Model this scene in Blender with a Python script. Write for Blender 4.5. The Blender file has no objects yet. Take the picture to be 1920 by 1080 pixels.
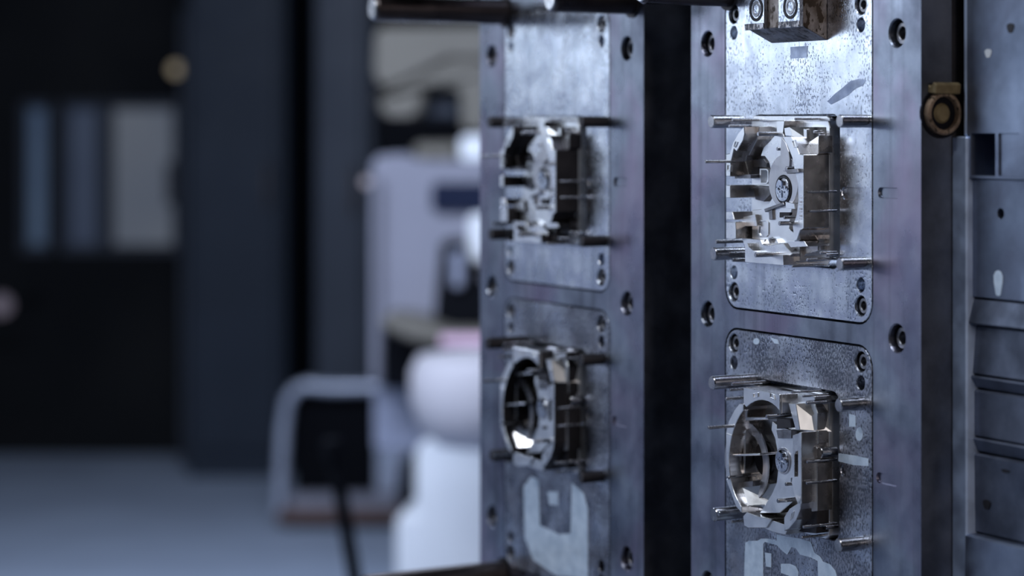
import bpy, bmesh, math, random
from mathutils import Vector
from mathutils.geometry import tessellate_polygon
S = bpy.context.scene
COL = S.collection
PI = math.pi
CAMZ = 1.30                      # camera height above the floor
FPX, CX, CY = 4500.0, 1400.0, 235.0   # focal length and principal point, in pixels of the 1920x1080 frame

# ------------------------------------------------------------------ camera
cd = bpy.data.cameras.new('camera'); cam = bpy.data.objects.new('camera', cd); COL.objects.link(cam)
cam.location = (0, 0, CAMZ); cam.rotation_euler = (PI/2, 0, 0)
cd.sensor_width = 36; cd.lens = FPX/1920*36
cd.shift_x = (960-CX)/1920; cd.shift_y = -(540-CY)/1920
cd.clip_start = .05; cd.clip_end = 60
cd.dof.use_dof = True; cd.dof.focus_distance = 2.29; cd.dof.aperture_fstop = 2.6
S.camera = cam
S.view_settings.view_transform = 'Standard'; S.view_settings.look = 'None'
S.view_settings.exposure = 0; S.view_settings.gamma = 1; S.view_settings.use_curve_mapping = False

# ------------------------------------------------------------------ world and lights
wd = bpy.data.worlds.new('world'); S.world = wd; wd.use_nodes = True
wd.node_tree.nodes['Background'].inputs[0].default_value = (.30, .42, .75, 1)
wd.node_tree.nodes['Background'].inputs[1].default_value = .03

def area(name, loc, target, sx, sy, power, color):
    l = bpy.data.lights.new(name, 'AREA'); l.shape = 'RECTANGLE'; l.size = sx; l.size_y = sy
    l.energy = power; l.color = color
    o = bpy.data.objects.new(name, l); COL.objects.link(o); o.location = loc
    o.rotation_euler = (Vector(target)-Vector(loc)).to_track_quat('-Z', 'Y').to_euler()
    return o
area('window_light_high', (-4.9, 3.9, 2.62), (-.1, 2.4, 1.35), 3.0, 2.3, 70, (.74, .85, 1.0))
area('window_light_low', (-4.9, 4.1, .95), (-.1, 2.5, 1.0), 3.4, 1.0, 4.5, (.60, .70, 1.0))
area('side_fill_warm', (2.0, -1.2, 1.7), (.05, 2.3, 1.1), .8, .9, 26, (1.0, .91, .86))  # unseen warm fill, added to lift the core side faces
area('rear_fill_warm', (.4, -2.4, 2.6), (.05, 2.3, 1.1), 1.6, 1.0, 12, (1.0, .90, .84))  # unseen weak fill behind the camera, added for slopes and side faces
area('floor_fill', (-1.3, 4.7, 2.3), (-1.1, 5.7, 0), 2.0, .6, 105, (.70, .80, 1.0))  # unseen fill, added to brighten the floor and the background
area('overhead_fill', (-.9, 1.4, 3.5), (.0, 2.5, 1.0), .8, .3, 20, (.80, .88, 1.0))  # unseen overhead fill, added to give the core metal more to reflect

area('glint_light', (-2.4, .6, 3.6), (-.1, 2.5, 1.0), .16, .16, 26, (.95, .97, 1.0))  # small unseen light, added to strike glints on chamfers and pins

# ------------------------------------------------------------------ materials
def nodes(name):
    m = bpy.data.materials.new(name); m.use_nodes = True
    nt = m.node_tree; return m, nt, nt.nodes, nt.links, nt.nodes['Principled BSDF']

def metal(name, c0, c1, r0=.2, r1=.4, scale=20, metallic=1.0, stretch=(1,1,1), speck=0, speck_scale=330, speck_col=(.05,.05,.06), bump=.0, tint=None, streak=0, spec=.5):
    """steel with cloudy tone c0..c1 and roughness r0..r1; speck = share of pitted dark specks; patch = pale dried residue"""
    m, nt, N, L, b = nodes(name)
    tc = N.new('ShaderNodeTexCoord'); mp = N.new('ShaderNodeMapping'); mp.inputs['Scale'].default_value = stretch
    L.new(tc.outputs['Object'], mp.inputs[0])
    n1 = N.new('ShaderNodeTexNoise'); n1.inputs['Scale'].default_value = scale; n1.inputs['Detail'].default_value = 6; n1.inputs['Roughness'].default_value = .62
    L.new(mp.outputs[0], n1.inputs['Vector'])
    cr = N.new('ShaderNodeValToRGB'); cr.color_ramp.elements[0].position = .34; cr.color_ramp.elements[1].position = .66
    cr.color_ramp.elements[0].color = (*c0, 1); cr.color_ramp.elements[1].color = (*c1, 1)
    L.new(n1.outputs[0], cr.inputs[0]); col = cr.outputs[0]
    n2 = N.new('ShaderNodeTexNoise'); n2.inputs['Scale'].default_value = scale*1.7; n2.inputs['Detail'].default_value = 5
    L.new(tc.outputs['Object'], n2.inputs['Vector'])
    mr = N.new('ShaderNodeMapRange'); mr.inputs[1].default_value = .35; mr.inputs[2].default_value = .65
    mr.inputs[3].default_value = r0; mr.inputs[4].default_value = r1
    L.new(n2.outputs[0], mr.inputs[0]); L.new(mr.outputs[0], b.inputs['Roughness'])
    if tint:
        n6 = N.new('ShaderNodeTexNoise'); n6.inputs['Scale'].default_value = tint[3]; n6.inputs['Detail'].default_value = 7; n6.inputs['Distortion'].default_value = .8
        L.new(tc.outputs['Object'], n6.inputs['Vector'])
        r6 = N.new('ShaderNodeMapRange'); r6.inputs[1].default_value = .42; r6.inputs[2].default_value = .68; r6.inputs[4].default_value = .8
        L.new(n6.outputs[0], r6.inputs[0])
        mx = N.new('ShaderNodeMixRGB'); mx.inputs[2].default_value = (*tint[:3], 1); L.new(r6.outputs[0], mx.inputs[0]); L.new(col, mx.inputs[1]); col = mx.outputs[0]
    if streak:
        mp2 = N.new('ShaderNodeMapping'); mp2.inputs['Scale'].default_value = (70, 70, 3); L.new(tc.outputs['Object'], mp2.inputs[0])
        n5 = N.new('ShaderNodeTexNoise'); n5.inputs['Scale'].default_value = 1; n5.inputs['Detail'].default_value = 4; L.new(mp2.outputs[0], n5.inputs['Vector'])
        r5 = N.new('ShaderNodeMapRange'); r5.inputs[1].default_value = .52; r5.inputs[2].default_value = .75; r5.inputs[4].default_value = streak
        L.new(n5.outputs[0], r5.inputs[0])
        mx = N.new('ShaderNodeMixRGB'); mx.inputs[2].default_value = (c0[0]*.35, c0[1]*.35, c0[2]*.35, 1)
        L.new(r5.outputs[0], mx.inputs[0]); L.new(col, mx.inputs[1]); col = mx.outputs[0]
    if speck:
        n3 = N.new('ShaderNodeTexNoise'); n3.inputs['Scale'].default_value = speck_scale; n3.inputs['Detail'].default_value = 3
        mp3 = N.new('ShaderNodeMapping'); mp3.inputs['Scale'].default_value = (1, 1, .6); L.new(tc.outputs['Object'], mp3.inputs[0]); L.new(mp3.outputs[0], n3.inputs['Vector'])
        n4 = N.new('ShaderNodeTexNoise'); n4.inputs['Scale'].default_value = 16; n4.inputs['Detail'].default_value = 3; L.new(tc.outputs['Object'], n4.inputs['Vector'])
        ad = N.new('ShaderNodeMath'); ad.operation = 'MULTIPLY_ADD'; ad.inputs[1].default_value = .55; L.new(n4.outputs[0], ad.inputs[0]); L.new(n3.outputs[0], ad.inputs[2])
        r3 = N.new('ShaderNodeMapRange'); r3.inputs[1].default_value = .93-speck; r3.inputs[2].default_value = 1.0-speck; L.new(ad.outputs[0], r3.inputs[0])
        mx = N.new('ShaderNodeMixRGB'); mx.inputs[2].default_value = (*speck_col, 1); L.new(r3.outputs[0], mx.inputs[0]); L.new(col, mx.inputs[1]); col = mx.outputs[0]
        bp = N.new('ShaderNodeBump'); bp.inputs['Strength'].default_value = .25; bp.inputs['Distance'].default_value = .0004; bp.invert = True
        L.new(r3.outputs[0], bp.inputs['Height']); L.new(bp.outputs[0], b.inputs['Normal'])
    elif bump:
        bp = N.new('ShaderNodeBump'); bp.inputs['Strength'].default_value = bump; bp.inputs['Distance'].default_value = .0006
        L.new(n1.outputs[0], bp.inputs['Height']); L.new(bp.outputs[0], b.inputs['Normal'])
    b.inputs['Specular IOR Level'].default_value = spec
    L.new(col, b.inputs['Base Color']); b.inputs['Metallic'].default_value = metallic
    return m

def paint(name, c, rough=.5, var=.15, scale=6, metallic=0, spec=.15):
    return metal(name, tuple(x*(1-var) for x in c), c, rough*.85, rough*1.15, scale, metallic, spec=spec)

def glow(name, c, strength):
    m, nt, N, L, b = nodes(name)
    n1 = N.new('ShaderNodeTexNoise'); n1.inputs['Scale'].default_value = 2.2; n1.inputs['Detail'].default_value = 2
    tc = N.new('ShaderNodeTexCoord'); L.new(tc.outputs['Object'], n1.inputs['Vector'])
    cr = N.new('ShaderNodeValToRGB'); cr.color_ramp.elements[0].position = .3; cr.color_ramp.elements[1].position = .7
    cr.color_ramp.elements[0].color = (c[0]*.6, c[1]*.65, c[2]*.75, 1); cr.color_ramp.elements[1].color = (*c, 1)
    L.new(n1.outputs[0], cr.inputs[0]); L.new(cr.outputs[0], b.inputs['Emission Color'])
    b.inputs['Base Color'].default_value = (.02, .02, .025, 1); b.inputs['Emission Strength'].default_value = strength
    return m

M = dict(
    plate=metal('plate_steel', (.14,.155,.20), (.36,.40,.48), .22, .44, 9, speck=.0, streak=.4, tint=(.30,.24,.34,7), bump=.05),
    insert=metal('insert_steel', (.50,.55,.64), (.84,.88,.95), .17, .34, 22, speck=.07, speck_scale=460, speck_col=(.26,.29,.37), streak=.3, tint=(.46,.50,.60,24)),
    insert_pitted=metal('pitted_insert_steel', (.26,.28,.33), (.66,.70,.80), .22, .40, 20, speck=.16, speck_scale=480, speck_col=(.15,.16,.19), streak=.2, tint=(.20,.19,.22,16)),
    core=metal('polished_core_steel', (.74,.76,.80), (.90,.92,.96), .24, .38, 22, metallic=.93),
    core_wall=metal('shaded_core_wall', (.42,.40,.40), (.62,.60,.60), .16, .34, 26, metallic=.97, stretch=(1,1,.2)),
    core_grey=metal('satin_core_steel', (.42,.42,.45), (.56,.56,.60), .26, .40, 22, metallic=.96),
    side=metal('shaded_side_steel', (.06,.066,.085), (.14,.155,.20), .4, .6, 12, bump=.15),
    dark=metal('dark_steel', (.025,.025,.03), (.07,.065,.07), .4, .6, 14),
    seam=metal('seam_black', (.008,.008,.01), (.015,.015,.02), .5, .7, 14),
    screw=metal('screw_steel', (.16,.16,.17), (.30,.30,.33), .28, .42, 60),
    pin=metal('pin_steel', (.34,.34,.36), (.50,.50,.53), .16, .30, 80),
    pillar=metal('pillar_steel', (.06,.05,.05), (.12,.10,.10), .25, .45, 12),
    rust=metal('rusty_brass', (.12,.08,.055), (.34,.25,.18), .4, .7, 60, metallic=.6, bump=.5, speck=.1, speck_col=(.03,.02,.01)),
    rustin=metal('dirty_bore', (.12,.09,.045), (.22,.17,.09), .5, .8, 70, metallic=.4, bump=.5),
    stained=metal('stained_block_steel', (.12,.10,.09), (.42,.42,.46), .2, .42, 30, speck=.12, streak=.4),
    blockside=metal('browned_block_steel', (.08,.06,.045), (.40,.36,.35), .3, .5, 34, metallic=.75, speck=.12, speck_scale=200, speck_col=(.05,.035,.025), tint=(.10,.07,.05,40)),
    residue=metal('dried_residue', (.52,.62,.74), (.74,.84,.95), .4, .55, 60, metallic=.45),
    smudge=metal('oil_smudge', (.16,.19,.28), (.34,.38,.48), .3, .5, 40),
    rear=metal('rear_block_steel', (.15,.18,.25), (.28,.33,.44), .42, .6, 9, bump=.25, tint=(.11,.12,.17,14)),
    rail=metal('lit_rail_steel', (.50,.60,.80), (.62,.74,.95), .45, .6, 20, bump=.2),  # paler steel: light on the shadowed rail is put into the colour
    rearlow=metal('rear_block_dull_steel', (.07,.08,.11), (.16,.18,.24), .42, .62, 14, bump=.4),
    floor=metal('painted_floor', (.26,.31,.41), (.30,.36,.47), .5, .65, 2, metallic=0),
    wall=paint('dark_wall', (.006,.007,.009), .8, .2, 1), wall_l=paint('workshop_wall', (.16,.18,.24), .8, .1, 1),
    cab=paint('dark_blue_cabinet', (.022,.030,.046), .5, .2, 2), cab2=paint('slate_cabinet', (.040,.048,.066), .5, .2, 2),
    white=paint('white_enamel', (.66,.69,.74), .4, .08, 3), drum=paint('grey_white_drum', (.40,.39,.43), .5, .08, 3), lav=paint('pale_lavender_enamel', (.20,.205,.255), .45, .1, 3),
    beige=paint('beige_enamel', (.125,.118,.105), .5, .08, 2), black=paint('black_rubber', (.004,.0045,.0065), .6, .2, 4, spec=.03),
    grey=paint('grey_enamel', (.22,.24,.32), .5, .15, 4), navy=paint('navy_glass', (.012,.016,.035), .25, .1, 3),
    tube=metal('brushed_tube', (.30,.33,.42), (.42,.46,.56), .3, .45, 6, metallic=.5), brown=paint('brown_board', (.10,.065,.06), .6, .2, 8),
    pink=paint('pink_label', (.55,.38,.50), .6, .1, 3), wood=paint('bench_top', (.12,.10,.09), .6, .2, 8),
)

# ------------------------------------------------------------------ helpers
def link(name, bm, m, parent=None, smooth=False, bevel=0, recalc=True):
    if recalc: bmesh.ops.recalc_face_normals(bm, faces=bm.faces[:])
    me = bpy.data.meshes.new(name); bm.to_mesh(me); bm.free()
    if smooth:
        for p in me.polygons: p.use_smooth = True
        me.set_sharp_from_angle(angle=math.radians(35))
    ms = m if isinstance(m, (list, tuple)) else [m]
    for x in ms: me.materials.append(x)
    o = bpy.data.objects.new(name, me); COL.objects.link(o)
    if parent is not None: o.parent = parent
    if bevel:
        md = o.modifiers.new('bevel', 'BEVEL'); md.width = bevel; md.segments = 1; md.limit_method = 'ANGLE'; md.angle_limit = math.radians(40)
    return o
def empty(name, loc, rz=0):
    o = bpy.data.objects.new(name, None); COL.objects.link(o); o.location = loc; o.rotation_euler = (0, 0, rz); o.empty_display_size = .05
    return o
def tag(o, label, cat, group=None):
    o['label'] = label; o['category'] = cat
    if group: o['group'] = group
    return o
def struct(o): o['kind'] = 'structure'; return o
def copy_part(o, parent):
    if o.name.startswith(('oil_smudge', 'residue_mark')): return None
    c = o.copy(); COL.objects.link(c); c.parent = parent
    for sl in c.material_slots:                    # far half: core walls hold their shade in a dark colour, stop pins dark too
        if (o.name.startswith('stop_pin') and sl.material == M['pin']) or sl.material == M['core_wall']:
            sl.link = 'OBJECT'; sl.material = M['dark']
    for ch in list(o.children): copy_part(ch, c)
    return c

def circle(x, z, r, n=28, ph=0): return [(x+r*math.cos(2*PI*i/n+ph), z+r*math.sin(2*PI*i/n+ph)) for i in range(n)]
def rrect(x0, z0, x1, z1, r, n=6):
    out = []
    for cx, cz, a0 in ((x1-r, z1-r, 0), (x0+r, z1-r, 90), (x0+r, z0+r, 180), (x1-r, z0+r, 270)):
        for i in range(n+1):
            a = math.radians(a0+90*i/n); out.append((cx+r*math.cos(a), cz+r*math.sin(a)))
    return out
def hole(x, z, r, depth, ch=.0012, n=28): return [(circle(x, z, r+ch, n), 0), (circle(x, z, r, n), ch), (circle(x, z, r, n), depth)]
def plate_bm(outer, holes=(), n0=0.0, back=.02, bm=None):
    """outer and each hole are rings [(loop, depth below the front n0), ...]; every hole is closed by its own floor. Local y = -n."""
    bm = bm or bmesh.new()
    def ring(loop, d): return [bm.verts.new((x, -(n0-d), z)) for x, z in loop]
    fronts = []
    for k, rings in enumerate([outer]+list(holes)):
        vs = [ring(l, d) for l, d in rings]
        fronts.append(vs[0])
        for a, b in zip(vs, vs[1:]):
            n = len(a)
            for i in range(n): bm.faces.new((a[i], a[(i+1) % n], b[(i+1) % n], b[i]))
        last = vs[-1]
        for t in tessellate_polygon([[v.co for v in last]]):
            try: bm.faces.new([last[i] for i in t])
            except ValueError: pass
    flat = [v for f in fronts for v in f]
    for t in tessellate_polygon([[v.co for v in f] for f in fronts]):
        try: bm.faces.new([flat[i] for i in t])
        except ValueError: pass
    return bm
def prism_bm(loop, n0, n1, bm=None):      # loop in local (x, z); from front n0 back to n1
    return plate_bm([(loop, 0), (loop, n0-n1)], (), n0, bm=bm)
def tube_bm(p, q, r, seg=16, bm=None, ch=0):
    bm = bm or bmesh.new(); p = Vector(p); q = Vector(q); d = (q-p).normalized()
    u = d.orthogonal().normalized(); w = d.cross(u)
    st = [(p, r)] if not ch else [(p, r-ch), (p+d*ch, r)]
    st += [(q, r)] if not ch else [(q-d*ch, r), (q, r-ch)]
    rs = [[bm.verts.new(c+u*(rr*math.cos(2*PI*i/seg))+w*(rr*math.sin(2*PI*i/seg))) for i in range(seg)] for c, rr in st]
    for a, b in zip(rs, rs[1:]):
        for i in range(seg): bm.faces.new((a[i], a[(i+1) % seg], b[(i+1) % seg], b[i]))
    bm.faces.new(rs[0]); bm.faces.new(rs[-1]); return bm
def path_tube_bm(pts, r, seg=14):
    bm = bmesh.new(); pts = [Vector(p) for p in pts]; rs = []
    for k, c in enumerate(pts):
        d = (pts[min(k+1, len(pts)-1)]-pts[max(k-1, 0)]).normalized()
        u = d.cross(Vector((0, 1, 0))).normalized(); w = d.cross(u)
        rs.append([bm.verts.new(c+u*(r*math.cos(2*PI*i/seg))+w*(r*math.sin(2*PI*i/seg))) for i in range(seg)])
    for a, b in zip(rs, rs[1:]):
        for i in range(seg): bm.faces.new((a[i], a[(i+1) % seg], b[(i+1) % seg], b[i]))
    bm.faces.new(rs[0]); bm.faces.new(rs[-1]); return bm
def box_bm(x0, y0, z0, x1, y1, z1, bm=None):
    bm = bm or bmesh.new()
    v = [bm.verts.new((x, y, z)) for x in (x0, x1) for y in (y0, y1) for z in (z0, z1)]
    for f in ((0,1,3,2), (4,6,7,5), (0,4,5,1), (2,3,7,6), (0,2,6,4), (1,5,7,3)): bm.faces.new([v[i] for i in f])
    return bm

# ------------------------------------------------------------------ the room
X0, X1, Y0, Y1, H = -5.6, 3.2, -3.2, 9.5, 4.0
struct(link('floor', box_bm(X0, Y0, -.1, X1, Y1, 0), M['floor']))
struct(link('ceiling', box_bm(X0, Y0, H, X1, Y1, H+.1), M['wall']))
struct(link('wall_left', box_bm(X0-.1, Y0, 0, X0, Y1, H), M['wall_l']))
struct(link('wall_right', box_bm(X1, Y0, 0, X1+.1, Y1, H), M['wall']))
struct(link('wall_front', box_bm(X0, Y0-.1, 0, X1, Y0, H), M['wall']))
def W(u, v, Y): return ((u-CX)/FPX*Y, CAMZ-(v-CY)/FPX*Y)      # pixel of the frame -> (x, z) on the plane y = Y
# back wall with its three window openings
wins = [(36, 190, 96, 474), (112, 190, 192, 474), (196, 190, 334, 474)]
wy = Y1-.02
holes = []
for u0, v0, u1, v1 in wins:
    (a, b), (c, d) = W(u0, v1, wy), W(u1, v0, wy); l = [(a, b), (c, b), (c, d), (a, d)]; holes.append([(l, 0), (l, .10)])
ol = [(X0, 0), (X1, 0), (X1, H), (X0, H)]
struct(link('wall_back', plate_bm([(ol, 0), (ol, .2)], holes, -wy), M['wall']))
winmat = [glow('dusk_pane_blue', (.034,.058,.100), 1.0), glow('dusk_pane_dim', (.020,.030,.055), 1.0), glow('dusk_pane_grey', (.078,.090,.112), 1.0)]
for k, (u0, v0, u1, v1) in enumerate(wins):
    (a, b), (c, d) = W(u0, v1, wy), W(u1, v0, wy)
    r = struct(empty('window_%d' % (k+1), (0, 0, 0)))
    f = bmesh.new()
    for bx in ((a, b, c, b+.03), (a, d-.03, c, d), (a, b+.03, a+.025, d-.03), (c-.025, b+.03, c, d-.03)): box_bm(bx[0], wy+.01, bx[1], bx[2], wy+.05, bx[3], f)
    link('window_frame', f, M['cab2'], r)
    link('pane', box_bm(a+.02, wy+.055, b+.02, c-.02, wy+.065, d-.02), winmat[k], r)

# ------------------------------------------------------------------ mould geometry frame
A = math.radians(32); sA, cA = math.sin(A), math.cos(A)
OX, OY = .1365, 2.17            # world x, y of the local origin on the parting face
BASE = -.62                     # foot of the mould, relative to camera height
def sol(u, v, n=0.0):
    """local (x, z) on the plane n in front of the parting face, measured off the photograph for the near mould"""
    q = (u-CX)/FPX
    x = (q*(OY-n*sA)-OX+n*cA)/(sA+q*cA); t = OY-x*cA-n*sA
    return (x, -(v-CY)/FPX*t-BASE)
def P(pts, n): return [sol(u, v, n) for u, v in pts]
def tip_n(x, u):
    q = (u-CX)/FPX       # n at which local x shows in column u
    return (q*(OY-x*cA)-OX-x*sA)/(q*sA-cA)

def make_root(dx):
    ex = Vector((sA, -cA, 0))
    return empty('injection_mould_half', (OX+ex.x*dx, OY+ex.y*dx, CAMZ+BASE), -(PI/2-A))

near = make_root(0)
XL, XR = sol(1296, 600)[0], sol(1727, 600)[0]
ZT = .24-BASE
IXL, IXR = sol(1361, 560)[0], sol(1635, 560)[0]
def zz(*p): return sum(sol(u, v)[1] for u, v in p)/len(p)
UZ0 = zz((1376, 578), (1612, 603)); LZ1 = zz((1376, 617), (1600, 648))
zc = [zz((1376, 25), (1616, 10)), zz((1376, 62), (1616, 46)), zz((1375, 512), (1612, 532)), zz((1375, 548), (1612, 572)),
      zz((1375, 643), (1612, 678)), zz((1375, 680), (1612, 717))]
UZ1 = zc[0]+.022
LZ0 = LZ1-(UZ1-UZ0)
BX = [sol(1327, 300)[0], sol(1682, 300)[0]]
zb = [zz((1327, 82), (1683, 62)), zz((1324, 588), (1680, 634))]; zb.append(2*zb[1]-zb[0])
SXL, SXR = sol(1376, 560)[0], sol(1614, 560)[0]
ins_r = .021
# core openings (rounded rectangles) in the inserts
def core_open(vt, vb): 
    return sol(1408, 300)[0], zz((1560, vb)), sol(1575, 300)[0], zz((1430, vt), (1540, vt))
UO = (sol(1410, 300)[0], sol(1560, 505)[1], sol(1575, 300)[0], sol(1480, 214)[1])
LO = (sol(1410, 800)[0], sol(1560, 1014)[1], sol(1574, 800)[0], sol(1480, 719)[1])

screw_me = {}
def screw(x, z, r, depth, parent, n=0):
    """socket head cap screw sunk in its counterbore"""
    key = round(r, 4)
    if key not in screw_me:
        hx = circle(0, 0, r*.50, 6); c = r*.12
        bm = plate_bm([(circle(0, 0, r*.88, 28), 0), (circle(0, 0, r*.93, 28), c*.4), (circle(0, 0, r, 28), c*1.6), (circle(0, 0, r, 28), r*1.1)],
                      [[(circle(0, 0, r*.60, 30), 0), (circle(0, 0, r*.54, 30), c*.5), (circle(0, 0, r*.50, 30), r*.75)]])
        o = link('socket_screw', bm, M['screw'], parent, smooth=True); screw_me[key] = o.data
    else:
        o = bpy.data.objects.new('socket_screw', screw_me[key]); COL.objects.link(o); o.parent = parent
    o.location = (x, depth-n, z); return o

# --- cavity plate (front plate) with pockets, counterbores and stamped recesses
R_BIG, R_MID = .0125, .0092
def build_plate(root, thick, pockets=True):
    out = [(XL, 0), (XR, 0), (XR, ZT), (XL, ZT)]
    hs = []
    for z0, z1 in ((UZ0, UZ1), (LZ0, LZ1)):
        g = .0019; hs.append([(rrect(IXL-g, z0-g, IXR+g, z1+g, ins_r+g), 0), (rrect(IXL-g, z0-g, IXR+g, z1+g, ins_r+g), .022)])
    for x in BX:
        for z in zb: hs.append(hole(x, z, R_BIG, .014))
    for u0, u1, v in ((1646, 1686, 362), (1643, 1683, 899)):
        x0, x1 = sol(u0, v)[0], sol(u1, v)[0]; z = sol(u0/2+u1/2, v)[1]
        hs.append([(rrect(x0, z-.0050, x1, z+.0050, .0045), 0), (rrect(x0+.0005, z-.0045, x1-.0005, z+.0045, .004), .0026)])
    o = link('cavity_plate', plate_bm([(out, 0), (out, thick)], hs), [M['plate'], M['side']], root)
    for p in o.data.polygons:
        if p.normal.x > .9 and max(o.data.vertices[i].co.x for i in p.vertices) > XR-.001: p.material_index = 1  # right side face gets darker steel, its shade put into the colour
    for x in BX:
        for z in zb: screw(x, z, R_BIG*.86, .006, o)
    return o
cplate = build_plate(near, .034)

# --- inserts
def build_insert(z0, z1, op, mat, stamps, small):
    outer = [(rrect(IXL+.0005, z0+.0005, IXR-.0005, z1-.0005, ins_r-.0005), 0), (rrect(IXL, z0, IXR, z1, ins_r), .0006), (rrect(IXL, z0, IXR, z1, ins_r), .0215)]
    hs = [[(rrect(*op, .012), 0), (rrect(op[0]+.0008, op[1]+.0008, op[2]-.0008, op[3]-.0008, .012), .0009), (rrect(op[0]+.0008, op[1]+.0008, op[2]-.0008, op[3]-.0008, .012), .020)]]
    for x in (SXL, SXR):
        for z, k in small:
            hs.append(hole(x, z, R_MID if k else R_MID*.72, .012, .001 if k else .0006))
    for x0, x1, z in stamps:
        hs.append([(rrect(x0, z-.0058, x1, z+.0058, .0045), 0), (rrect(x0+.0005, z-.0053, x1-.0005, z+.0053, .004), .0012)])
    o = link('cavity_insert', plate_bm(outer, hs), mat, near)
    for x in (SXL, SXR):
        for z, k in small:
            if k: screw(x, z, R_MID*.84, .003, o)
    return o
us = [(zc[0], 1), (zc[1], 0), (zc[2], 0), (zc[3], 1)]
mid = (zb[0]+zb[2])/2
lowz = [(zc[4], 1), (zc[5], 0), (LZ0+(zc[5]-UZ0)*0+ (zc[2]-UZ0), 0), (LZ0+(zc[3]-UZ0), 1)]
ins_u = build_insert(UZ0, UZ1, UO, M['insert'], [(sol(1578, 362)[0], sol(1622, 362)[0], sol(1600, 363)[1])], us)
ins_l = build_insert(LZ0, LZ1, LO, M['insert_pitted'], [(sol(1576, 886)[0], sol(1618, 886)[0], sol(1597, 886)[1])], lowz)

# --- pins
def pin(parent, tu, tv, bu, r, nb=0.0, name='ejector_pin', mat='pin'):
    x, _ = sol(bu, tv, nb); nt_ = tip_n(x, tu); t = OY-x*cA-nt_*sA
    z = -(tv-CY)/FPX*t-BASE
    rr = r/FPX*t
    bm = tube_bm((0, -(nt_-nb), 0), (0, .004, 0), rr, 16 if r < 6 else 28, ch=rr*.12)
    o = link(name, bm, M[mat], parent, smooth=True); o.location = (x, -nb, z); return o
for a in ((1333, 228, 1384), (1574, 227, 1626), (1337, 476, 1394), (1574, 495, 1624)): pin(ins_u, *a, 12.3, name='stop_pin')
for a in ((1334, 718, 1414), (1572, 760, 1616), (1338, 965, 1392), (1571, 1023, 1616)): pin(ins_l, *a, 12.8, name='stop_pin')

# --- upper core
H3, H2, H1 = .032, .017, .003
upper = link('core_block', prism_bm(P([(1418, 220), (1550, 218), (1558, 226), (1561, 240), (1561, 488), (1556, 500), (1418, 492), (1414, 484), (1414, 226)], 0), H1, -.02), M['core'], near, bevel=.0006)
CORES = [upper]
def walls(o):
    # ground front faces keep the first material, side walls take the second, with shade put into its colour
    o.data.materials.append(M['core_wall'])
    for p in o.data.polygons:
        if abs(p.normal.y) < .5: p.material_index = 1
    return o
def pc(parent, name, pts, n0, n1, mat='core', bev=.0005, cut=()):
    """a raised step of the core, outline measured on its own front plane"""
    l = P(pts, n0)
    o = link(name, plate_bm([(l, 0), (l, n0-n1)], [[(P(c, n0), 0), (P(c, n0), (n0-n1)*.6)] for c in cut], n0), M[mat], parent, bevel=bev)
    return walls(o) if mat == 'core' else o
def arc(cu, cv, ru, rv, a0, a1, n=10): return [(cu+ru*math.cos(math.radians(a0+(a1-a0)*i/n)), cv-rv*math.sin(math.radians(a0+(a1-a0)*i/n))) for i in range(n+1)]
# mid level
pc(upper, 'web', [(1446, 262), (1456, 250), (1456, 226), (1471, 226), (1468, 250), (1474, 270), (1481, 296), (1487, 325), (1489, 350), (1487, 380), (1482, 405), (1480, 430), (1500, 446), (1500, 490), (1410, 484), (1410, 394), (1428, 392), (1440, 384), (1447, 372), (1449, 358), (1447, 330), (1442, 304), (1434, 293), (1426, 293), (1432, 276)], H2, 0)
pc(upper, 'corner_step', [(1478, 240), (1500, 240), (1513, 242), (1513, 262), (1517, 266), (1535, 254), (1535, 286), (1531, 291), (1496, 291), (1488, 268), (1474, 262)], H2-.001, 0)
pc(upper, 'rail', [(1412, 217), (1550, 217), (1556, 222), (1556, 227), (1412, 227)], .005, 0)
# front level
pc(upper, 'side_lug', [(1465, 257), (1473, 268), (1479, 284), (1481, 300), (1479, 322), (1468, 321), (1463, 296), (1463, 280)], H2+.002, H1, 'core_grey')
pc(upper, 'arc_segment', [(1395, 237), (1384, 250), (1374, 268), (1368, 288), (1361, 289), (1361, 331), (1369, 331), (1370, 303), (1373, 292), (1376, 279), (1381, 284), (1393, 263), (1396, 250)], H3, H1)
pc(upper, 'arc_foot', P and [(1424, 237), (1419, 262), (1404, 292), (1400, 292), (1398, 302), (1404, 330), (1390, 331), (1390, 262), (1410, 237)], H2+.001, 0, 'core_wall')
pc(upper, 'tab', [(1361, 347), (1369, 347), (1369, 371), (1361, 371)], H3, H1)
pc(upper, 'tab', [(1361, 397), (1373, 397), (1377, 412), (1361, 412)], H3, H1)
pc(upper, 'tab', [(1361, 416), (1379, 416), (1380, 430), (1380, 447), (1372, 449), (1361, 447)], H3, H1)
pc(upper, 'tab', [(1388, 408), (1416, 402), (1420, 424), (1388, 424)], H2+.004, 0)
pc(upper, 'lower_bar', [(1397, 456), (1401, 456), (1403, 462), (1412, 470), (1424, 475), (1440, 476), (1468, 478), (1469, 497), (1432, 494), (1397, 491)], H3, H1)
pc(upper, 'lower_step', [(1390, 446), (1426, 449), (1430, 458), (1440, 460), (1468, 456), (1486, 476), (1470, 490), (1404, 480)], H2+.008, 0)
pc(upper, 'wedge', [(1500, 434), (1524, 434), (1534, 450), (1534, 470), (1512, 476), (1490, 496), (1470, 496), (1472, 480), (1486, 462), (1478, 452), (1492, 448)], H2-.004, 0, 'core_wall')
pc(upper, 'wedge', [(1474, 452), (1508, 452), (1514, 462), (1482, 464)], H2+.010, 0)
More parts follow.
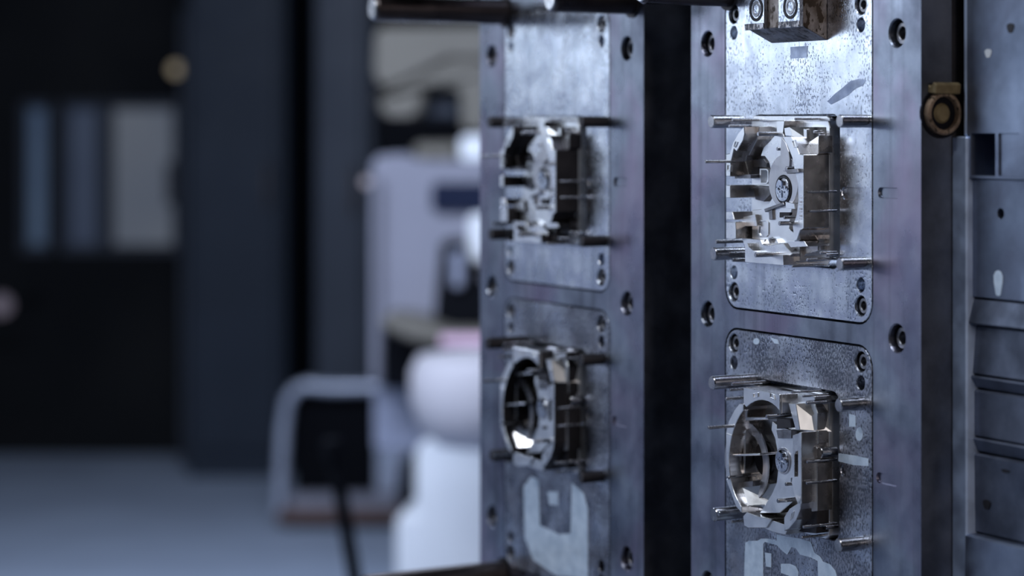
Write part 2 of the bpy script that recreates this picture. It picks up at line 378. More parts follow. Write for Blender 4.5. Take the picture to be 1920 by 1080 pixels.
pc(upper, 'right_rail', [(1467, 256), (1484, 256), (1492, 270), (1499, 289), (1507, 290), (1507, 428), (1500, 432), (1494, 450), (1489, 453), (1486, 424), (1493, 404), (1497, 375), (1496, 345), (1490, 320), (1485, 295), (1477, 275)], H3, H1)
pc(upper, 'slot_block', [(1474, 318), (1495, 316), (1497, 323), (1475, 326)], H3+.004, H2, 'screw')
pc(upper, 'slot_block', [(1377, 328), (1408, 327), (1408, 334), (1377, 335)], H2+.006, H1, 'screw')
pc(upper, 'crossbar', [(1432, 392), (1468, 379), (1470, 384), (1434, 398)], H2+.003, H2-.002, 'screw')
pc(upper, 'crossbar', [(1441, 394), (1448, 392), (1449, 412), (1442, 412)], H2+.002, H2-.002, 'screw')
pc(upper, 'gate_block', [(1472, 378), (1489, 382), (1491, 392), (1473, 391)], H2+.005, H2-.002)
pc(upper, 'gate_block', [(1461, 398), (1482, 398), (1480, 406), (1461, 408)], H2+.001, H2-.002, 'dark')
def outline(parent, name, pts, w, n0, n1, mat='core'):
    c = (sum(p[0] for p in pts)/len(pts), sum(p[1] for p in pts)/len(pts))
    inner = [(c[0]+(p[0]-c[0])*(1-w), c[1]+(p[1]-c[1])*(1-w*.6)) for p in pts]
    o = P(pts, n0); i = P(inner, n0)
    return link(name, plate_bm([(o, 0), (o, n0-n1)], [[(i, 0), (i, (n0-n1)*.8)]], n0), M[mat], parent, bevel=.0003)
outline(upper, 'pocket_frame', [(1424, 316), (1437, 316), (1441, 320), (1441, 340), (1437, 345), (1424, 345)], .3, H2-.002, H1)
outline(upper, 'pocket_frame', [(1422, 413), (1437, 412), (1441, 417), (1441, 440), (1437, 444), (1424, 444), (1420, 438)], .25, H2+.001, H1)
outline(upper, 'pocket_frame', [(1440, 446), (1448, 444), (1456, 448), (1460, 456), (1440, 457)], .3, H2+.004, H1)
outline(upper, 'pocket_frame', [(1378, 264), (1383, 266), (1378, 277), (1374, 275)], .45, H3+.001, H3-.002)
outline(upper, 'pocket_frame', [(1362, 308), (1370, 310), (1369, 322), (1362, 320)], .45, H3+.001, H3-.002)
outline(upper, 'pocket_frame', [(1483, 264), (1488, 262), (1493, 276), (1488, 277)], .45, H3+.001, H3-.002)
pc(upper, 'boss', [(1412, 352), (1424, 348), (1446, 350), (1444, 366), (1432, 378), (1416, 374)], H1+.006, 0, 'screw')
pc(upper, 'boss', [(1408, 300), (1432, 298), (1438, 306), (1438, 314), (1410, 313)], H1+.007, 0, 'screw')
pc(upper, 'wall_tab', [(1372, 488), (1412, 489), (1412, 492), (1372, 491)], H2, 0, 'screw')
link('disc', prism_bm(P(arc(1469, 340, 28, 50, 0, 350, 34), H2+.0003), H2+.0003, H2-.001), M['core_grey'], upper, bevel=.0003)
for i in range(7):
    v_ = 370+i*6.5; pc(upper, 'stamped_mark', [(1499, v_), (1503.5, v_+.6), (1503.5, v_+(2, 4)[i % 2]), (1499, v_+(1.5, 3.5)[i % 2])], H3+.0003, H3-.0004, 'core_wall', 0)
# sprue bush with its cross shaped runner
def sprue(parent, u, v, nf, r=.0118, rm='dark'):
    x, z = sol(u, v, nf)
    bm = plate_bm([(circle(0, 0, r*1.17, 32), 0), (circle(0, 0, r*1.2, 32), .0012)], [[(circle(0, 0, r*1.03, 32), 0), (circle(0, 0, r*1.03, 32), .0010)]], .0012)
    o = link('sprue_ring', bm, M[rm], parent, smooth=True); o.location = (x, -nf, z)
    w, L_ = r*.13, r*.68
    cross = [(w, w), (w, L_), (-w, L_), (-w, w), (-L_, w), (-L_, -w), (-w, -w), (-w, -L_), (w, -L_), (w, -w), (L_, -w), (L_, w)]
    hs = [[(cross, 0), (cross, .0016)]]
    for sx, sz in ((.36, .36), (-.36, .36), (.36, -.36), (-.36, -.36)): hs.append([(circle(sx*r*.9, sz*r*.5, r*.13, 10), 0), (circle(sx*r*.9, sz*r*.5, r*.12, 10), .0016)])
    bm = plate_bm([(circle(0, 0, r*.96, 32), 0), (circle(0, 0, r, 32), .0005), (circle(0, 0, r, 32), .004)], hs, .0022)
    o = link('sprue_bush', bm, M['insert'], parent); o.location = (x, -nf, z)
sprue(upper, 1470, 355, H2)
for a in ((1373, 225, 1430, 2.6), (1367, 236, 1408, 2.6), (1421, 251, 1484, 4.2), (1322, 303, 1372, 3.2, H3-.002), (1389, 299, 1412, 5), (1369, 327, 1410, 3.4),
          (1457, 279, 1490, 3.5), (1474, 317, 1496, 5, H2), (1476, 322, 1500, 3.2, H2), (1429, 251, 1484, 4.2), (1444, 330, 1462, 2.6),
          (1461, 419, 1508, 4.2, H2), (1470, 408, 1498, 3.2, H2), (1416, 478, 1472, 4.6, H2), (1368, 475, 1400, 3), (1373, 487, 1402, 3), (1342, 453, 1396, 4)):
    pin(upper, *a)
SIDE_X = .0025
for a in ((1514, 360, 1562, 2.2), (1517, 396, 1562, 2.4), (1513, 487, 1560, 3), (1485, 499, 1548, 2.6), (1490, 223, 1545, 2.4)): pin(upper, *a)

# --- lower core: block around a big round recess
lower = link('core_block', prism_bm(P([(1418, 722), (1545, 735), (1556, 742), (1560, 752), (1560, 1004), (1553, 1010), (1418, 975), (1414, 968), (1414, 728)], 0), H1, -.02), M['core'], near, bevel=.0006)
cu, cv, ru, rv = 1427, 862, 60, 112
top_arc = arc(cu, cv, ru, rv, 152, 48, 12)
pc(lower, 'upper_arch', [(1394, 726), (1462, 739)] + [(1462, 776)] + list(reversed(top_arc)) [0:0] + [(u, v) for u, v in reversed(arc(cu, cv, ru, rv, 118, 55, 8))] + [(1394, 757)], H3, H1)
pc(lower, 'upper_arch', [(1464, 739), (1466, 739), (1466, 776), (1464, 776)], H3-.002, H1)
pc(lower, 'left_arch', [(1376, 770), (1386, 757), (1394, 757)] + arc(cu, cv, ru, rv, 124, 164, 6) + [(1361, 812), (1366, 790)], H3-.001, H1)
pc(lower, 'left_rail', [(1361, 812)] + arc(cu, cv, ru, rv, 156, 196, 8) + [(1361, 895)], H3, H1)
pc(lower, 'left_arch', [(1361, 898)] + arc(cu, cv, ru, rv, 198, 232, 8) + [(1391, 962), (1380, 950), (1367, 915)], H3, H1)
pc(lower, 'lower_block', [(1393, 968), (1400, 960), (1420, 968), (1446, 974), (1436, 990), (1404, 990), (1395, 985)], H3-.002, H1)
pc(lower, 'lower_block', [(1431, 990), (1448, 976), (1478, 986), (1472, 1003), (1450, 998)], H3-.004, H1, 'core')
pc(lower, 'curved_blade', [(1470, 970), (1480, 954), (1494, 945), (1503, 932), (1500, 955), (1492, 975), (1478, 992), (1470, 996)], H3, 0)
pc(lower, 'curved_blade', [(1524, 950), (1532, 950), (1531, 1000), (1506, 998), (1497, 996), (1512, 980)], H2-.001, 0, 'dark')  # steep face, its dark reflection put into the colour
pc(lower, 'right_rail', [(1486, 816), (1503, 810), (1503, 944), (1496, 946), (1490, 930), (1484, 905), (1486, 890), (1486, 850)], H3, H1, cut=[[(1490, 852), (1492, 847), (1496, 846), (1496, 893), (1490, 893)]])
pc(lower, 'right_rail', [(1505, 806), (1534, 808), (1534, 832), (1505, 832)], H2-.002, 0)
pc(lower, 'right_rail', [(1508, 866), (1532, 868), (1532, 958), (1500, 962), (1498, 900)], H2+.0005, 0)
# sloped cream pocket in the upper right corner
def loft(parent, name, pa, na, pb, nb, mat='core'):
    bm = bmesh.new(); a = [bm.verts.new((x, -na, z)) for x, z in P(pa, na)]; b = [bm.verts.new((x, -nb, z)) for x, z in P(pb, nb)]; n = len(a)
    for i in range(n): bm.faces.new((a[i], a[(i+1) % n], b[(i+1) % n], b[i]))
    bm.faces.new(a); bm.faces.new(list(reversed(b))); return link(name, bm, M[mat], parent, bevel=.0004)
loft(lower, 'corner_slope', [(1478, 756), (1492, 757), (1500, 806), (1492, 806)], .026, [(1500, 748), (1556, 752), (1560, 810), (1512, 812)], .001)
loft(upper, 'corner_slope', [(1470, 240), (1480, 238), (1486, 256), (1472, 254)], .024, [(1500, 238), (1556, 238), (1558, 290), (1508, 290)], .001)
pc(lower, 'corner_step', [(1513, 745), (1525, 747), (1533, 775), (1532, 806), (1520, 808), (1514, 790), (1526, 776)], H2-.002, 0)
pc(lower, 'corner_step', [(1495, 737), (1528, 743), (1528, 750), (1512, 752), (1510, 760), (1495, 756)], H2+.002, 0)
# mid plateau carrying the sprue
pc(lower, 'plateau', [(1448, 790), (1460, 800), (1484, 806), (1492, 830), (1492, 935), (1462, 962), (1424, 962), (1436, 944), (1447, 926), (1456, 905), (1459, 880), (1458, 850), (1453, 822), (1446, 806)], H2+.004, 0)
def cone_ring(parent):
    bm = bmesh.new(); m = 30
    def rg(r, n): return [bm.verts.new((c0[0]+r*math.cos(2*PI*i/m), -n, c0[1]+r*math.sin(2*PI*i/m))) for i in range(m)]
    c0 = sol(1418, 865, H1)
    rs = [rg(.040, H1+.010), rg(.040, H1+.012), rg(.030, H1+.011), rg(.022, H1+.002), rg(.021, H1)]
    for a, b in zip(rs, rs[1:]):
        for i in range(m): bm.faces.new((a[i], a[(i+1) % m], b[(i+1) % m], b[i]))
    return link('dished_ring', bm, M['core_grey'], parent, smooth=True)
cone_ring(lower)
c0 = sol(1432, 860, H1+.004)
link('bore', prism_bm(circle(c0[0], c0[1], .0165, 28), H1+.004, H1), M['dark'], lower)  # flat dark disc, the depth shade of the bore put into its colour
outline(lower, 'pocket_frame', [(1410, 738), (1421, 736), (1421, 744), (1411, 746)], .4, H3+.001, H3-.002)
outline(lower, 'pocket_frame', [(1442, 736), (1450, 740), (1453, 750), (1442, 746)], .4, H3+.001, H3-.002)
outline(lower, 'pocket_frame', [(1483, 962), (1488, 958), (1485, 972), (1480, 976)], .45, H3+.001, H3-.002)
pc(lower, 'rib', [(1366, 852), (1424, 850), (1424, 854), (1366, 856)], H3-.004, 0)
pc(lower, 'rib', [(1394, 806), (1398, 806), (1396, 888), (1392, 888)], H2, 0)
pc(lower, 'rib', [(1380, 782), (1440, 782), (1440, 787), (1380, 790)], H2+.004, 0)
pc(lower, 'rib', [(1374, 905), (1412, 902), (1412, 912), (1376, 916)], H2+.005, 0, 'screw')
loft(lower, 'dish_segment', [(1378, 918), (1392, 914), (1404, 948), (1394, 956)], .024, [(1436, 906), (1460, 905), (1456, 945), (1432, 958)], .004)
pc(lower, 'slot_block', [(1455, 806), (1484, 806), (1484, 822), (1458, 822)], H2+.007, H2, 'screw')
pc(lower, 'slot_block', [(1456, 784), (1482, 786), (1484, 802), (1456, 804)], H2+.008, H2, 'dark')
pc(lower, 'slot_block', [(1482, 896), (1492, 894), (1496, 906), (1482, 906)], H2+.010, H2, 'screw')
sprue(lower, 1469, 864, H2+.004, .0108, 'core_grey')
for a in ((1372, 720, 1436, 3.4), (1368, 731, 1420, 3), (1361, 748, 1412, 3.6, .010), (1328, 802, 1380, 3.4, H3-.004), (1437, 781, 1512, 3.6), (1484, 736, 1540, 2), (1505, 743, 1555, 2.4),
          (1512, 756, 1560, 2.8), (1365, 896, 1420, 3.2), (1380, 935, 1430, 3.2), (1347, 963, 1408, 5), (1371, 979, 1410, 3), (1402, 766, 1430, 4.2), (1473, 908, 1500, 3.6, H2), (1458, 939, 1504, 4.2, H2),
          (1513, 866, 1562, 3), (1512, 906, 1562, 2.6), (1506, 988, 1560, 3), (1503, 1008, 1550, 2.6), (1415, 964, 1450, 3.4)): pin(lower, *a)
pin(lower, 1536, 849, 1560, 11, name='core_pin')
for par, u, v in ((upper, 1536, 247), (lower, 1536, 764), (upper, 1548, 474), (lower, 1548, 985)):     # little cross pins at the block corners
    pin(par, u-10, v, u+14, 3.0); pin(par, u, v+4, u+16, 3.6)

# --- heel block above the upper cavity
nb_ = .031
fb = P([(1399, 58), (1499, 50)], nb_); bb = P([(1447, 82), (1551, 75)], 0)
x0, x1 = bb[0][0], bb[1][0]; zf, zk = (fb[0][1]+fb[1][1])/2, (bb[0][1]+bb[1][1])/2
heel = empty('heel_block', (0, 0, 0)); heel.parent = near
def slab(name, xa, xb, nf, zf_, nk, zk_, ztop, mat, parent, bev=.0006):
    bm = bmesh.new()
    v = [bm.verts.new((x, -n, z)) for x in (xa, xb) for n, z in ((nf, zf_), (nk, zk_), (nk, ztop), (nf, ztop))]
    for f in ((0,1,2,3), (7,6,5,4), (0,4,5,1), (1,5,6,2), (2,6,7,3), (3,7,4,0)): bm.faces.new([v[i] for i in f])
    return link(name, bm, M[mat], parent, bevel=bev)
bpy.data.objects.remove(heel)
heel = slab('heel_block', x0, x1, nb_-.004, zf+.001, 0, zk, ZT-.02, 'blockside', near)
wd_ = x1-x0
for xa, xb in ((x0, x0+wd_*.36), (x0+wd_*.62, x1)):
    pd = slab('wear_pad', xa, xb, nb_, zf, nb_-.004, zf+.0005, ZT-.02, 'insert', heel, .0004)
    slab('lip', xa+.0004, xb, nb_+.0006, zf+.0002, nb_, zf+.0002, zf+.0062, 'stained', heel, .0003)
for u, v in ((1418, 17), (1482, 12)):
    x, z = sol(u, v, nb_)
    bm = plate_bm([(circle(0, 0, .0120, 28), 0), (circle(0, 0, .0120, 28), .0010)], [[(circle(0, 0, .0092, 28), 0), (circle(0, 0, .0092, 28), .0009)]], .0006)
    o = link('counterbore_ring', bm, M['dark'], heel, smooth=True); o.location = (x, -nb_, z)
    s_ = screw(x, z, .0082, -.0005, heel, nb_)
bm = bmesh.new()
for u, v, w in ((1444, 30, .006), (1454, 44, .005), (1447, 62, .004)): pass
bm.free()

# --- guide pillars (corner rods)
def pillar(root, x, zrel, L_, r=.015):
    z = zrel-BASE
    o = link('guide_pillar', tube_bm((x, -L_, z), (x, .004, z), r, 32, ch=.002), M['pillar'], root, smooth=True)
    t = link('pillar_tip', tube_bm((x, -L_-.0025, z), (x, -L_+.003, z), r*.86, 28, ch=.001), M['pin'], o, smooth=True)
    c = link('bush', plate_bm([(circle(x, z, r+.004, 32), 0), (circle(x, z, r+.004, 32), .002)], [], .0015), M['dark'], o)
PLX = sol(1366, 100)[0]

# --- stains and dried residue on the lower insert (thin films with an edge of their own)
def film(parent, name, pts, mat='residue', holes_=()):
    o = P(pts, .0003); hs = []
    for h in holes_: hh = P(h, .0003); hs.append([(hh, 0), (hh, .00025)])
    return link(name, plate_bm([(o, 0), (o, .00028)], hs, .0003), M[mat], parent)
film(ins_l, 'residue_mark', [(1397, 1018), (1404, 1014), (1420, 1014), (1427, 1010), (1440, 1010), (1456, 1014), (1456, 1002), (1470, 1005), (1500, 1010), (1520, 1016), (1525, 1030), (1527, 1036), (1538, 1044), (1543, 1053), (1556, 1058), (1566, 1070), (1570, 1085), (1534, 1085), (1533, 1052), (1520, 1045), (1500, 1040), (1492, 1028), (1484, 1026), (1476, 1040), (1468, 1034), (1456, 1022), (1434, 1016), (1431, 1020), (1431, 1085), (1395, 1085)])
film(ins_l, 'residue_mark', [(1434, 1036), (1446, 1038), (1446, 1064), (1436, 1062)])
film(ins_l, 'residue_mark', [(1464, 1057), (1480, 1057), (1492, 1062), (1497, 1072), (1496, 1082), (1480, 1080), (1464, 1074)])
film(ins_l, 'residue_mark', [(1572, 850), (1602, 854), (1628, 860), (1628, 874), (1600, 872), (1572, 865)])
film(ins_l, 'residue_mark', arc(1611, 814, 7, 13, 0, 330, 11)); film(ins_l, 'residue_mark', [(1592, 776), (1604, 780), (1604, 800), (1592, 800)])
film(ins_u, 'oil_smudge', [(1551, 190), (1565, 176), (1578, 166), (1594, 152), (1610, 148), (1624, 150), (1618, 160), (1604, 166), (1590, 178), (1574, 188), (1558, 196)], 'smudge')
film(ins_u, 'oil_smudge', [(1482, 88), (1514, 86), (1513, 108), (1482, 110)], 'smudge')
film(ins_l, 'residue_mark', arc(1418, 640, 6, 6, 0, 330, 11)); film(ins_l, 'residue_mark', [(1444, 633), (1458, 637), (1460, 645), (1452, 644)])

# --- far mould half: a copy of the near one without its tall heel block
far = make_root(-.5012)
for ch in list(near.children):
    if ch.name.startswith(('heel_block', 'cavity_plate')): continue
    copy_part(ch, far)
fplate = build_plate(far, .075)
def Pf(pts): return [(x+.5012, z) for x, z in P(pts, .0003)]
fo = Pf([(982, 912), (996, 893), (1010, 900), (1012, 985), (1048, 1002), (1070, 1000), (1072, 905), (1094, 925), (1102, 955), (1102, 1085), (1040, 1078), (1000, 1050), (984, 1010)])
fh = Pf([(1026, 922), (1046, 922), (1046, 948), (1030, 946)])
fi = [c for c in far.children if c.name.startswith('cavity_insert')][-1]
for f_ in (fo, fh): link('residue_mark', plate_bm([(f_, 0), (f_, .00028)], (), .0003), M['residue'], fi)
pillar(near, PLX, .1345, .100)
pillar(far, PLX-.004, .1345, .168); pillar(far, BX[1]+.012, .1345, .098); pillar(far, PLX-.010, -.532, .178)

# near mould: plates behind the cavity plate, seen along its right hand side
zsplit = sol(1780, 256)[1]
XE = XR
bmL = bmesh.new()
box_bm(XL, .0341, 0, XE, .110, ZT, bmL)
bk = link('backing_plate', bmL, M['dark'], near, bevel=.001)
def at_x(u, n): return sol(u, 500, n)[0]
link('side_rail', box_bm(XE, .034, 0, at_x(1812, -.034), .075, zsplit), M['rail'], bk, bevel=.0015)
link('side_rail', box_bm(XE+.009, .040, zsplit, at_x(1812, -.040), .075, ZT), M['rail'], bk, bevel=.0015)
# rusty pipe union on the side
zp = sol(1770, 212)[1]
def ringx(bm, x, y, z, rs):  # rings of (x offset, radius)
    m = 30; R_ = [[bm.verts.new((x+dx, y+r*math.cos(2*PI*i/m), z+r*math.sin(2*PI*i/m))) for i in range(m)] for dx, r in rs]
    for a, b in zip(R_, R_[1:]):
        for i in range(m): bm.faces.new((a[i], a[(i+1) % m], b[(i+1) % m], b[i]))
    return R_
bm = bmesh.new(); ringx(bm, XE, .0215, zp, [(0, .0195), (.006, .0195), (.0075, .018), (.0075, .0155), (.006, .0148), (-.012, .0148)])
un = link('pipe_union', bm, M['rust'], near, smooth=True)
bm = bmesh.new(); R_ = ringx(bm, XE, .0215, zp, [(.002, .0146), (.001, .010), (.004, .007)]); bm.faces.new(R_[-1])
link('bore_plug', bm, M['rustin'], un, smooth=True)
link('scale_crust', prism_bm([(XE-.001+.0*i+a, zp+b) for i, (a, b) in enumerate([(0, .018), (.012, .017), (.013, .026), (.008, .028), (.004, .024), (0, .026)])], -.008, -.036), M['rustin'], un, bevel=.001)
# loose seat hollow: bore in the plate side is suggested by its own dark ring
link('seat_ring', tube_bm((XE-.001, .0215, zp), (XE+.002, .0215, zp), .0225, 30), M['seam'], un)

# stepped machine block right of the mould
xa = at_x(1818, -.040)
sb_root = empty('stepped_machine_block', (near.location.x, near.location.y, near.location.z), near.rotation_euler.z)
xb = xa+.20
def zr(v): return sol(1860, v, -.04)[1]
z_ = [ZT, zr(335), zr(560), zr(612), zr(708), zr(1008), 0]
def tilt_step(name, zt, zb_, nt, nb__, mat, holes_=()):
    bm = bmesh.new()
    v = [bm.verts.new(c) for c in ((xa, -nt, zt), (xb, -nt, zt), (xb, -nb__, zb_), (xa, -nb__, zb_), (xa, .12, zt), (xb, .12, zt), (xb, .12, zb_), (xa, .12, zb_))]
    for f in ((0,1,2,3), (4,7,6,5), (0,4,5,1), (2,6,7,3), (1,5,6,2), (0,3,7,4)): bm.faces.new([v[i] for i in f])
    return link(name, bm, M[mat], sb_root, bevel=.0018)
def rl(u0, v0, u1, v1, n, r=.001):
    a, b = sol(u0, v1, n); c, d = sol(u1, v0, n); b = zr(v1); d = zr(v0); return rrect(a, b, c, d, r, 3)
topl = [(xa, z_[1]), (xb, z_[1]), (xb, z_[0]), (xa, z_[0])]
h1 = rl(1820, 250, 1866, 330, -.037, .001); h2 = rl(1872, 250, 1912, 330, -.037, .001)
link('step', plate_bm([(topl, 0), (topl, .08)], [[(h1, 0), (h1, .03)], [(h2, 0), (h2, .002)]], -.037), M['rear'], sb_root, bevel=.0012)
t2 = [(xa, z_[2]), (xb, z_[2]), (xb, z_[1]-.0005), (xa, z_[1]-.0005)]
hx = sol(1876, 400, -.041); hh = circle(hx[0], zr(400), .0048, 16)
link('step', plate_bm([(t2, 0), (t2, .08)], [[(hh, 0), (hh, .012)]], -.041), M['rear'], sb_root, bevel=.0012)
tilt_step('step', z_[2]-.0005, z_[3], -.043, -.036, 'rearlow')
tilt_step('step', z_[3]-.0005, z_[4], -.045, -.041, 'rearlow')
tilt_step('step', z_[4]-.0005, zr(735), -.038, -.046, 'rearlow')
tilt_step('step', zr(735)-.0005, zr(826), -.043, -.043, 'rearlow')
tilt_step('step', zr(826)-.0005, zr(856), -.041, -.047, 'rearlow')
tilt_step('step', zr(856)-.0005, z_[5], -.043, -.044, 'rearlow')
tilt_step('step', z_[5]-.0005, z_[6], -.034, -.030, 'rear')
def blob(u, v, n, r, mat, sq=1):
    x, _ = sol(u, v, n); z = zr(v); pts = [(x+r*math.cos(a)*(1+.2*math.sin(3*a)), z+r*sq*math.sin(a)*(1+.15*math.cos(2*a))) for a in [2*PI*i/14 for i in range(14)]]
    link('block_spot', prism_bm(pts, n+.0004, n-.001), M[mat], sb_root)
blob(1853, 100, -.037, .0045, 'white'); blob(1872, 530, -.041, .006, 'residue', 2.2); blob(1895, 55, -.037, .005, 'dark'); blob(1850, 950, -.043, .005, 'dark')  # pale marks and dark spots; the lowest puts a hole's shade into colour
blob(1886, 880, -.0432, .006, 'dark', .3)
tag(near, 'near steel injection mould half in sharp focus with shiny core blocks and stained heel block', 'mould')
tag(far, 'out-of-focus far injection mould half left of the black gap with dark corner rods', 'mould')
tag(sb_root, 'scuffed grey-blue stepped steel block at the right edge beside the near mould', 'machine block')

# ------------------------------------------------------------------ bench carrying the moulds (below the frame)
bench = empty('steel_work_bench', (near.location.x, near.location.y, 0), near.rotation_euler.z)
zt = CAMZ+BASE-.0005
link('bench_top', box_bm(XL-.58, -.10, zt-.06, XR+.24, .20, zt), M['wood'], bench, bevel=.004)
for x in (XL-.52, XR+.18):
    for y in (-.06, .14): link('leg', box_bm(x, y, 0, x+.05, y+.05, zt-.06), M['dark'], bench)
tag(bench, 'low steel work bench under the two mould halves, just below the picture', 'bench')

# ------------------------------------------------------------------ background
def wp(name, pts, Y, depth, mat, parent=None, bev=.012, smooth=False):
    loop = [W(u, v, Y) for u, v in pts]
    o = link(name, plate_bm([(loop, 0), (loop, depth)], (), -Y), M[mat], parent, bevel=bev)
    return o
def wr(name, u0, v0, u1, v1, Y, depth, mat, parent=None, bev=.012): return wp(name, [(u0, v1), (u1, v1), (u1, v0), (u0, v0)], Y, depth, mat, parent, bev)
def vfloor(Y): return CY+CAMZ*FPX/Y
# dark cabinets
c1 = empty('tall_cabinet', (-1.87, 8.86, 0))
def cab(root, u0, u1, Y, dep, top, mat, dmat):
    x0_, x1_ = (u0-CX)/FPX*Y-root.location.x, (u1-CX)/FPX*Y-root.location.x
    link('cabinet_body', box_bm(x0_, 0, 0, x1_, dep, top), M[mat], root, bevel=.01)
    link('cabinet_door', box_bm(x0_+.03, -.018, .10, x1_-.03, 0, top-.05), M[dmat], root, bevel=.006)
    h = link('door_handle', box_bm(x1_-.075, -.045, 1.0, x1_-.055, -.018, 1.16), M['dark'], root, bevel=.003)
cab(c1, 352, 537, 8.86, .5, 2.3, 'cab', 'cab')
tag(c1, 'tall dark blue cabinet standing right of the lit windows', 'cabinet')
c2 = empty('tall_cabinet', (-1.45, 8.2, 0)); cab(c2, 590, 700, 8.2, .5, 2.4, 'cab2', 'cab2')
tag(c2, 'narrow slate grey cabinet directly behind the pale machine', 'cabinet')
c3 = empty('tall_cabinet', (-2.6, 9.1, 0)); cab(c3, 338, 354, 9.1, .3, 1.75, 'cab2', 'cab2')
bpy.data.objects.remove(c3, do_unlink=True) if False else tag(c3, 'slim slate post-like cabinet between the lit windows and the tall blue cabinet', 'cabinet')
dk = empty('dark_curtain_panel', (0, 8.9, 0)); 
(xq, _), (xw, _) = W(706, 0, 8.0), W(1250, 0, 8.0)
bpy.data.objects.remove(dk)
o = link('dark_partition', box_bm(xq, 7.95, 0, xw, 8.03, 2.4), M['black'], None, bevel=.01); tag(o, 'black partition screen behind the beige machine head', 'partition')

# machine
mc = empty('milling_machine', (-.75, 6.5, 0))
def mloc(o): o.location = (-mc.location.x, -mc.location.y, 0); o.parent = mc; return o
Ym = 6.5
mloc(wp('spindle_head', [(704, 62), (714, 52), (1000, 48), (1000, 108), (850, 108), (842, 106), (742, 157), (722, 161), (708, 156), (701, 132)], Ym, .34, 'beige', bev=.03))
mloc(wp('spindle_head', [(740, 163), (846, 113), (1000, 113), (1000, 246), (866, 246), (862, 166), (796, 166), (790, 206), (778, 220), (722, 220), (711, 200), (714, 178)], Ym, .30, 'beige', bev=.012))
mloc(wr('motor', 792, 166, 862, 222, Ym+.1, .2, 'cab2'))
mloc(wp('housing', [(697, 305), (712, 291), (760, 289), (775, 298), (800, 302), (835, 302), (1000, 305), (1000, 610), (697, 610)], Ym, .5, 'lav', bev=.02))
mloc(wr('top_box', 775, 268, 860, 300, Ym+.05, .3, 'beige')); mloc(wr('top_box', 862, 254, 1000, 303, Ym, .3, 'white'))
mloc(wr('viewing_window', 808, 342, 1000, 398, Ym-.02, .03, 'navy'))
mloc(wr('side_post', 695, 330, 714, 720, Ym-.03, .06, 'lav'))
mloc(wp('tool_vice', [(826, 452), (858, 448), (874, 470), (878, 500), (900, 540), (1000, 560), (1000, 612), (812, 612), (818, 540)], Ym-.12, .12, 'black', bev=.01))
mloc(wr('vice_jaw', 846, 470, 868, 540, Ym-.15, .03, 'grey', bev=.006)); mloc(wr('white_guard', 878, 402, 1000, 496, Ym-.05, .05, 'white'))
mloc(wp('machine_table', [(712, 592), (780, 602), (840, 622), (1000, 622), (1000, 652), (840, 652), (770, 640), (716, 616)], Ym-.28, .28, 'beige', bev=.01))
mloc(wr('pink_strip', 826, 628, 1000, 648, Ym-.29, .01, 'pink', bev=.002))
mloc(wr('knee', 716, 642, 1000, 730, Ym-.10, .4, 'black'))
mloc(wr('lower_cover', 700, 722, 1000, 846, Ym+.05, .35, 'grey'))
# white drum on the machine base
bm = bmesh.new(); cxw, czw = W(905, 742, Ym-.45); rr = 135/FPX*(Ym-.45); m_ = 36
prof = [(.55, .62), (.9, .56), (1.0, .35), (1.0, -.05), (.88, -.4), (.62, -.66), (.3, -.72)]
R_ = [[bm.verts.new((cxw+rr*a*math.cos(2*PI*i/m_), Ym-.45+rr*a*math.sin(2*PI*i/m_), czw+rr*b)) for i in range(m_)] for a, b in prof]
for a, b in zip(R_, R_[1:]):
    for i in range(m_): bm.faces.new((a[i], a[(i+1) % m_], b[(i+1) % m_], b[i]))
bm.faces.new(R_[0]); bm.faces.new(R_[-1]); mloc(link('coolant_drum', bm, M['drum'], None, smooth=True))
mloc(wp('base_casing', [(742, 965), (742, vfloor(Ym)), (1000, vfloor(Ym)), (1000, 720), (778, 838), (778, 965)], Ym, .5, 'white', bev=.015))
tag(mc, 'pale lavender and beige milling machine blurred behind the far mould', 'machine')

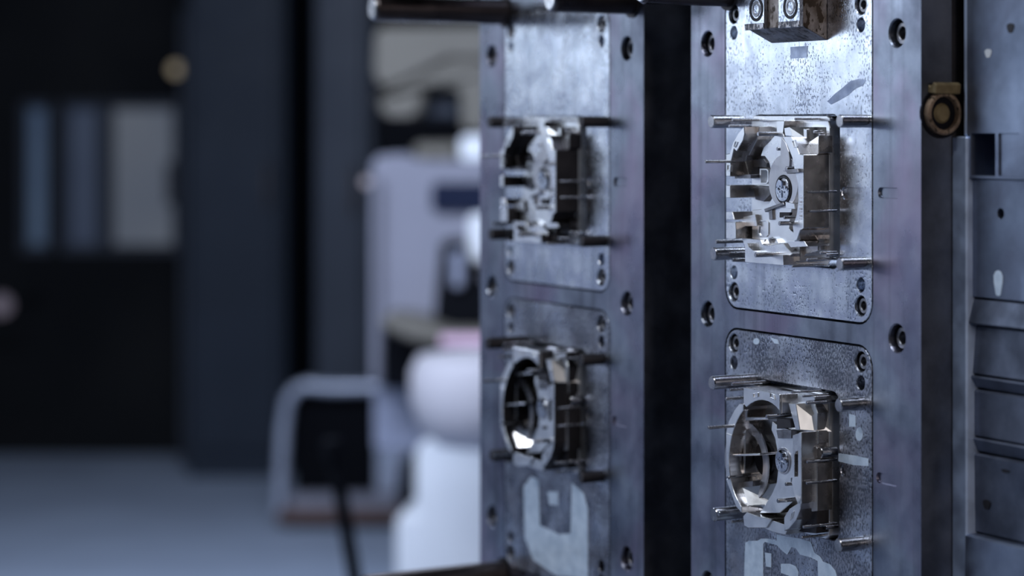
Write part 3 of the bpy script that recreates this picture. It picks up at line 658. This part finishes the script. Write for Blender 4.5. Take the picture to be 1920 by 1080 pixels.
# lever cart with tube frame
Yc = 7.75
ct = empty('tube_frame_cart', (-1.2, Yc, 0))
def cloc(o): o.location = (-ct.location.x, -ct.location.y, 0); o.parent = ct; return o
pts = [(524, 965), (528, 880), (532, 800), (540, 750), (555, 730), (575, 722), (620, 727), (700, 726), (760, 728), (775, 745)]
cloc(link('tube_frame', path_tube_bm([(W(u, v, Yc)[0], Yc, W(u, v, Yc)[1]) for u, v in pts], 12/FPX*Yc), M['tube'], None, smooth=True))
cloc(wr('case', 550, 745, 702, 925, Yc+.06, .2, 'black')); cloc(wr('case', 704, 772, 768, 930, Yc+.05, .2, 'tube'))
cloc(wp('motor_cover', [(752, 860), (772, 850), (785, 880), (792, 930), (830, 955), (830, 968), (700, 968), (700, 930), (745, 925)], Yc+.02, .2, 'black'))
cloc(wr('base_board', 517, 958, 832, 984, Yc-.05, .45, 'brown')); cloc(wr('base_sheet', 540, 928, 750, 958, Yc, .35, 'lav'))
zf0 = W(0, 984, Yc-.05)[1]
for u in (540, 640, 800):
    x = W(u, 0, Yc)[0]; cloc(link('wheel', tube_bm((x-.02, Yc+.12, zf0/2), (x+.02, Yc+.12, zf0/2), max(zf0/2, .01), 20), M['black'], None))
tag(ct, 'low cart with a rounded silver tube frame around a black case', 'cart')
# dark lever post
Yp = 4.9
lp = empty('iron_post', (W(672, 0, Yp)[0], Yp, 0))
zb2 = 0
bmp = bmesh.new()
pl = [W(624, 850, Yp), W(634, 900, Yp), W(644, 960, Yp), W(656, 1030, Yp), W(668, 1100, Yp), (W(676, 0, Yp)[0], .012)]
o = link('post', path_tube_bm([(x, Yp, z) for x, z in pl], 14/FPX*Yp), M['black'], None, smooth=True); o.location = (-lp.location.x, -Yp, 0); o.parent = lp
link('foot_plate', box_bm(-.09, -.09, 0, .09, .09, .014), M['dark'], lp, bevel=.002)
link('grip', tube_bm((pl[0][0]-lp.location.x, 0, pl[0][1]-.01), (pl[0][0]-lp.location.x-.002, 0, pl[0][1]+.03), .021, 18, ch=.004), M['black'], lp, smooth=True)
tag(lp, 'slim black leaning iron post in front of the tube frame cart', 'post')

# small lamps
def lamp(u, v, Y, rpx, c, st, label, back):
    x, z = W(u, v, Y); r = empty('signal_lamp', (x, Y, z))
    bm = bmesh.new(); bmesh.ops.create_uvsphere(bm, u_segments=16, v_segments=10, radius=rpx/FPX*Y)
    link('bulb', bm, glow('lamp_glow_%d' % u, c, st), r, smooth=True)
    link('bracket', tube_bm((0, 0, 0), (0, back, 0) if back > .1 else (.05, back, 0), .007, 10), M['dark'], r); tag(r, label, 'lamp', None)
lamp(330, 130, 9.3, 12, (.60, .50, .34), .55, 'small dim yellowish lamp on the dark wall above the windows', .18)
lamp(687, 341, 6.55, 9, (.6, .56, .66), .7, 'small pale round lamp at the left edge of the milling machine', .06)
lamp(2, 572, 9.0, 20, (.32, .28, .36), .35, 'small mauve lamp at the far left edge of the picture', .48)
